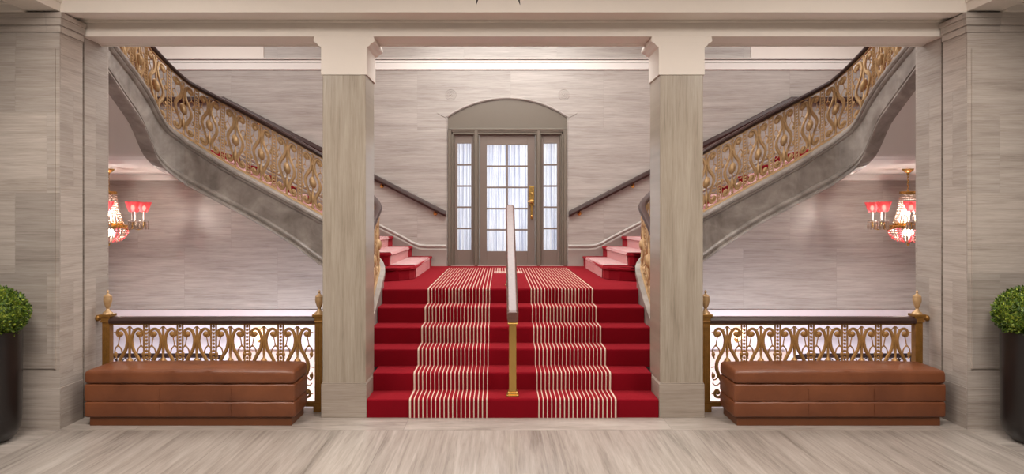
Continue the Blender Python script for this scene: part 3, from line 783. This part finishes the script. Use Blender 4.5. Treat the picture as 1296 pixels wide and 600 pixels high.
    pt = thing('potted_boxwood', 'clipped round boxwood in a tall black pot at the far %s' % Rr, 'potted plant', (s * ac, 5.26, 0), 'boxwood planters')
    prof = [(0.0, 0.0), (0.10, 0.0), (0.15, 0.012), (0.19, 0.045), (0.215, 0.10), (0.224, 0.17), (0.226, 0.3), (0.229, 0.83), (0.228, 0.857), (0.218, 0.857), (0.214, 0.80), (0.0, 0.80)]
    b = MB(s); b.lathe(prof, ac, 5.26, 0, 40, caps=False); b.build('pot', 'pot', pt, smooth=True)
    b = MB(s); b.lathe([(0.0, 0.80), (0.213, 0.80), (0.213, 0.825), (0.0, 0.83)], ac, 5.26, 0, 24, caps=False); b.build('soil', 'soil', pt)
    rnd = random.Random(11 + s)
    b = MB(s)
    cz = 0.985; ra, rv = 0.268, 0.205
    b.ball((ac, 5.26, cz), 0.225, 20, 12, (1, 1, 0.75))
    for i in range(5200):
        u = rnd.uniform(-1, 1); th = rnd.uniform(0, 2 * PI); q = math.sqrt(1 - u * u)
        n = Vector((q * math.cos(th), q * math.sin(th), u))
        lump = 1 + 0.05 * math.sin(5 * th + 3 * u) * math.cos(4 * u + th) + rnd.uniform(-0.10, 0.035)
        c = Vector((ac + n.x * ra * lump, 5.26 + n.y * ra * lump, cz + n.z * rv * lump))
        if c.z < 0.815: continue
        tv = Vector((rnd.uniform(-1, 1), rnd.uniform(-1, 1), rnd.uniform(-0.3, 1)))
        d = (n * 0.7 + tv * 0.7).normalized(); sd_ = d.cross(Vector((rnd.uniform(-1, 1), rnd.uniform(-1, 1), rnd.uniform(-1, 1)))).normalized()
        l = rnd.uniform(0.018, 0.03); w = l * 0.36
        b.add([c, c + d * l * 0.5 + sd_ * w, c + d * l, c + d * l * 0.5 - sd_ * w], [(0, 1, 2, 3)])
    b.build('foliage', 'leaf', pt, recalc=False)

# ------------------------------------------------------------------ crystal chandeliers in the side bays
for s in (-1, 1):
    Rr = side[s]; ax_, ay = (5.58, 9.5)
    cd = thing('crystal_chandelier', 'crystal basket chandelier with rose glass shades, half hidden behind the %s-hand wall' % Rr, 'chandelier', (s * ax_, ay, 2.42), 'crystal chandeliers in the side bays')
    b = MB(s); b.lathe([(0.0, 2.42), (0.075, 2.42), (0.07, 2.40), (0.045, 2.375), (0.02, 2.36), (0.012, 2.33)], ax_, ay, 0, 16); b.build('canopy', 'brass', cd, smooth=True)
    b = MB(s)
    for i in range(6):
        zc = 2.32 - i * 0.038
        b.tube([(ax_ + 0.012 * math.cos(2 * PI * j / 10) * (i % 2), ay + 0.012 * math.cos(2 * PI * j / 10) * (1 - i % 2), zc + 0.024 * math.sin(2 * PI * j / 10)) for j in range(11)], 0.004, 5, caps=False)
    b.lathe([(0.008, 2.07), (0.02, 2.10), (0.008, 2.13)], ax_, ay, 0, 8); b.build('chain', 'brass', cd, smooth=True)
    def ring(r, z, h): 
        b = MB(s); b.lathe([(r - 0.012, z), (r, z - 0.004), (r + 0.004, z + h / 2), (r, z + h), (r - 0.012, z + h), (r - 0.012, z)], ax_, ay, 0, 28, caps=False)
        return b.build('ring', 'brass', cd, smooth=True)
    ring(0.105, 2.065, 0.04); ring(0.185, 1.64, 0.03); ring(0.255, 1.60, 0.035)
    N = 26
    for k in range(N):
        th = 2 * PI * k / N; b = MB(s)
        for i in range(15):
            t_ = i / 14; r = 0.10 + 0.085 * t_ ** 1.7; z = 2.06 - 0.40 * t_
            b.ball((ax_ + r * math.cos(th), ay + r * math.sin(th), z), 0.0125, 6, 4)
        b.build('crystal_strand', 'crystal', cd, recalc=False)
        b = MB(s)
        for i in range(9):
            t_ = i / 8; r = 0.25 * math.cos(t_ * 1.35); z = 1.59 - 0.185 * math.sin(t_ * PI / 2)
            b.ball((ax_ + r * math.cos(th), ay + r * math.sin(th), z), 0.0135, 6, 4)
        b.build('crystal_swag', 'rose' if k % 3 == 0 else 'crystal', cd, recalc=False)
    b = MB(s); b.ball((ax_, ay, 1.375), 0.022, 8, 6, (1, 1, 1.6)); b.build('finial', 'brass', cd, smooth=True)
    b = MB(s); b.ball((ax_, ay, 1.85), 0.04, 10, 6, (1, 1, 2.2)); b.build('bulb', 'bulb', cd, smooth=True)
    b = MB(s); b.ball((ax_, ay, 1.53), 0.07, 10, 6, (1, 1, .8)); b.build('bulb', 'bulb', cd, smooth=True)
    for k in range(8):
        th = 2 * PI * (k + 0.42) / 8 + (PI if s < 0 else 0); c_, s_ = math.cos(th), math.sin(th)
        P = lambda r, z: (ax_ + r * c_, ay + r * s_, z)
        b = MB(s); b.tube([P(r, z) for r, z in catmull([(0.25, 1.62), (0.31, 1.585), (0.38, 1.57), (0.43, 1.61), (0.44, 1.68)], 4)], 0.009, 6)
        arm = b.build('arm', 'brass', cd, smooth=True)
        ex, ey = ax_ + 0.44 * c_, ay + 0.44 * s_
        b = MB(s); b.lathe([(0.012, 1.68), (0.06, 1.695), (0.062, 1.70), (0.014, 1.70), (0.014, 1.82), (0.02, 1.825), (0.0, 1.83)], ex, ey, 0, 12); b.build('candle', 'plaster', arm, smooth=True)
        b = MB(s)
        pr = [(0.045, 1.82), (0.06, 1.85), (0.075, 1.90), (0.098, 1.955)]
        vs = []; n_ = 24
        for (r, z) in pr:
            for j in range(n_):
                rr = r * (1 + (0.05 if j % 2 else -0.02)); vs.append((ex + rr * math.cos(2 * PI * j / n_), ey + rr * math.sin(2 * PI * j / n_), z + (0.006 if (j % 2 and r > 0.09) else 0)))
        b.add(vs, [(i * n_ + j, i * n_ + (j + 1) % n_, (i + 1) * n_ + (j + 1) % n_, (i + 1) * n_ + j) for i in range(3) for j in range(n_)])
        sh = b.build('shade', 'rose', arm, smooth=True, recalc=False); sh['label'] = 'fluted rose glass shade'
        b = MB(s); b.ball((ex, ey, 1.875), 0.026, 8, 6, (1, 1, 1.5)); b.build('bulb', 'bulb', arm, smooth=True)
        b = MB(s)
        for j in range(8):
            ph = 2 * PI * j / 8
            b.lathe([(0.0, 1.69), (0.009, 1.675), (0.004, 1.655), (0.012, 1.62), (0.010, 1.585), (0.0, 1.565)], ex + 0.056 * math.cos(ph), ey + 0.056 * math.sin(ph), 0, 5, caps=False)
        b.build('prism_drop', 'crystal', arm, recalc=False)

# pendant above the lobby (only its leaf tips reach into the view)
pn = thing('lobby_pendant', 'bronze leaf tips of a lobby pendant at the top edge of the view', 'pendant lamp', (0, 3.5, 3.85))
b = MB(); b.lathe([(0, 3.85), (0.09, 3.85), (0.08, 3.82), (0.02, 3.80), (0.012, 3.5), (0.012, 3.2), (0, 3.2)], -0.118, 3.5, 0, 14); b.build('canopy', 'gold_dark', pn, smooth=True)
b = MB(); b.lathe([(0.0, 3.24), (0.05, 3.22), (0.14, 3.10), (0.16, 3.02), (0.12, 2.95), (0.05, 2.92), (0.0, 2.91)], -0.118, 3.5, 0, 20); b.build('bowl', 'plaster', pn, smooth=True)
for k in range(4):
    th = 2 * PI * k / 4 + PI / 4; c_, s_ = math.cos(th), math.sin(th); b = MB()
    pts = [(0.05, 3.02), (0.10, 2.985), (0.14, 2.93), (0.165, 2.866)]; ws = [0.016, 0.02, 0.013, 0.001]
    for (r0, z0), w0, (r1, z1), w1 in zip(pts, ws, pts[1:], ws[1:]):
        f_ = lambda r, w, z, o_: (-0.118 + r * c_ - w * s_, 3.5 + r * s_ + w * c_, z + o_)
        v = [f_(r0, -w0, z0, 0), f_(r0, w0, z0, 0), f_(r1, w1, z1, 0), f_(r1, -w1, z1, 0)]; v += [(p[0], p[1], p[2] + 0.008) for p in v]
        b.add(v, [(0, 1, 2, 3), (7, 6, 5, 4), (0, 4, 5, 1), (1, 5, 6, 2), (2, 6, 7, 3), (3, 7, 4, 0)])
    b.build('leaf', 'iron', pn)

# ------------------------------------------------------------------ lower level seen through the railings
for s in (-1, 1):
    Rr = side[s]
    lh = thing('lower_handrail', 'dark handrail of the lower level seen through the %s-hand railing' % Rr, 'handrail', (s * 5.2, 10.2, -0.35), 'handrails of the lower level')
    b = MB(s); b.tube([(4.3, 10.2, -0.36), (4.5, 10.2, -0.33), (6.58, 10.2, -0.33)], 0.035, 8); b.build('rail', 'iron', lh, smooth=True)
    for i in range(12):
        xx = 4.42 + i * 0.18; b = MB(s)
        b.tube([(xx, 10.2, -2.6), (xx, 10.2, -0.34)], 0.012, 6); b.tube([(xx + 0.05 + 0.045 * math.cos(2 * PI * j / 12), 10.2, -0.42 + 0.045 * math.sin(2 * PI * j / 12)) for j in range(13)], 0.01, 5, caps=False)
        b.build('baluster', 'iron', lh, smooth=True)
    xl = 3.98 if s < 0 else 3.70
    ws = thing('wall_sconce', 'small warm globe wall lamp glowing through the %s-hand railing' % Rr, 'lamp', (s * xl, YB, -0.12), 'globe lamps of the lower level')  # made-up globe whose glow imitates a warm reflection of bulbs
    b = MB(s); b.lathe([(0.05, 0), (0.05, 0.015), (0.02, 0.03), (0.015, 0.10)], 0, 0, 0, 12, M=lambda x, y, z: (xl + x, YB - z, -0.22 + y)); b.build('backplate', 'brass', ws, smooth=True)
    b = MB(s); b.ball((xl, YB - 0.11, -0.12), 0.085, 14, 10); b.build('globe', 'globe', ws, smooth=True)
    # front lower retaining wall
    b = MB(s); b.box(1.63, 6.6, 6.19, 6.29, -2.6, -0.12 + 0.12); struct(b.build('wall_retaining', 'lower'))

# ------------------------------------------------------------------ lights
def area(name, loc, rot, size, energy, col=(1, 0.95, 0.9), sy=None):
    d = bpy.data.lights.new(name, 'AREA'); d.energy = energy; d.color = col; d.size = size
    if name == 'lower_light': d.spread = math.radians(100)
    if sy: d.shape = 'RECTANGLE'; d.size_y = sy
    o = bpy.data.objects.new(name, d); C.objects.link(o); o.location = loc; o.rotation_euler = rot; return o
area('hall_ceiling_light', (0, 8.3, 5.15), (0, 0, 0), 3.0, 250, (0.99, 0.99, 0.97), 3.6)
for s in (-1, 1):
    area('hall_ceiling_light', (s * 4.6, 8.8, 5.15), (0, 0, 0), 2.2, 78, (0.99, 0.99, 0.97), 2.5)
    area('lower_light', (s * 3.6, 6.5, -1.2), (math.radians(80), 0, 0), 3.2, 125, (0.95, 0.93, 1.0), 1.0)  # lower one: unseen light added below floor level to brighten the back wall
    area('lobby_ceiling_light', (s * 3.0, 3.3, 3.80), (0, 0, 0), 1.4, 130, (1, 0.93, 0.86))
    p_ = bpy.data.lights.new('chandelier_light', 'POINT'); p_.energy = 60; p_.color = (1, 0.88, 0.8); p_.shadow_soft_size = 0.05
    po = bpy.data.objects.new('chandelier_light', p_); C.objects.link(po); po.location = (s * 5.58, 9.5, 1.72)
area('lobby_ceiling_light', (0, 3.2, 3.80), (0, 0, 0), 2.4, 110, (1, 0.93, 0.86))
area('daylight', (0, 12.3, 2.3), (math.radians(-90), 0, 0), 2.4, 70, (0.93, 0.96, 1.0), 2.8)
w = bpy.data.worlds.new('World'); bpy.context.scene.world = w; w.use_nodes = True
w.node_tree.nodes['Background'].inputs[0].default_value = (1.0, 0.95, 0.89, 1); w.node_tree.nodes['Background'].inputs[1].default_value = 0.16

# ------------------------------------------------------------------ camera
cam = bpy.data.cameras.new('Camera'); co = bpy.data.objects.new('Camera', cam); C.objects.link(co)
co.location = (CX, 0, CZ); co.rotation_euler = (PI / 2, 0, 0)
cam.sensor_width = 36; cam.sensor_fit = 'HORIZONTAL'; cam.lens = 36 * F / 1296
cam.shift_x = 14 / 1296; cam.shift_y = -24 / 1296; cam.clip_start = 0.05
sc = bpy.context.scene; sc.camera = co
sc.view_settings.view_transform = 'Standard'; sc.view_settings.look = 'None'; sc.view_settings.gamma = 1.0; sc.view_settings.exposure = 0.0
sc.view_settings.use_curve_mapping = False
sc.cycles.max_bounces = 8; sc.cycles.diffuse_bounces = 4; sc.cycles.glossy_bounces = 3; sc.cycles.transmission_bounces = 4; sc.cycles.transparent_max_bounces = 12
sc.cycles.use_denoising = True; sc.cycles.sample_clamp_indirect = 6.0
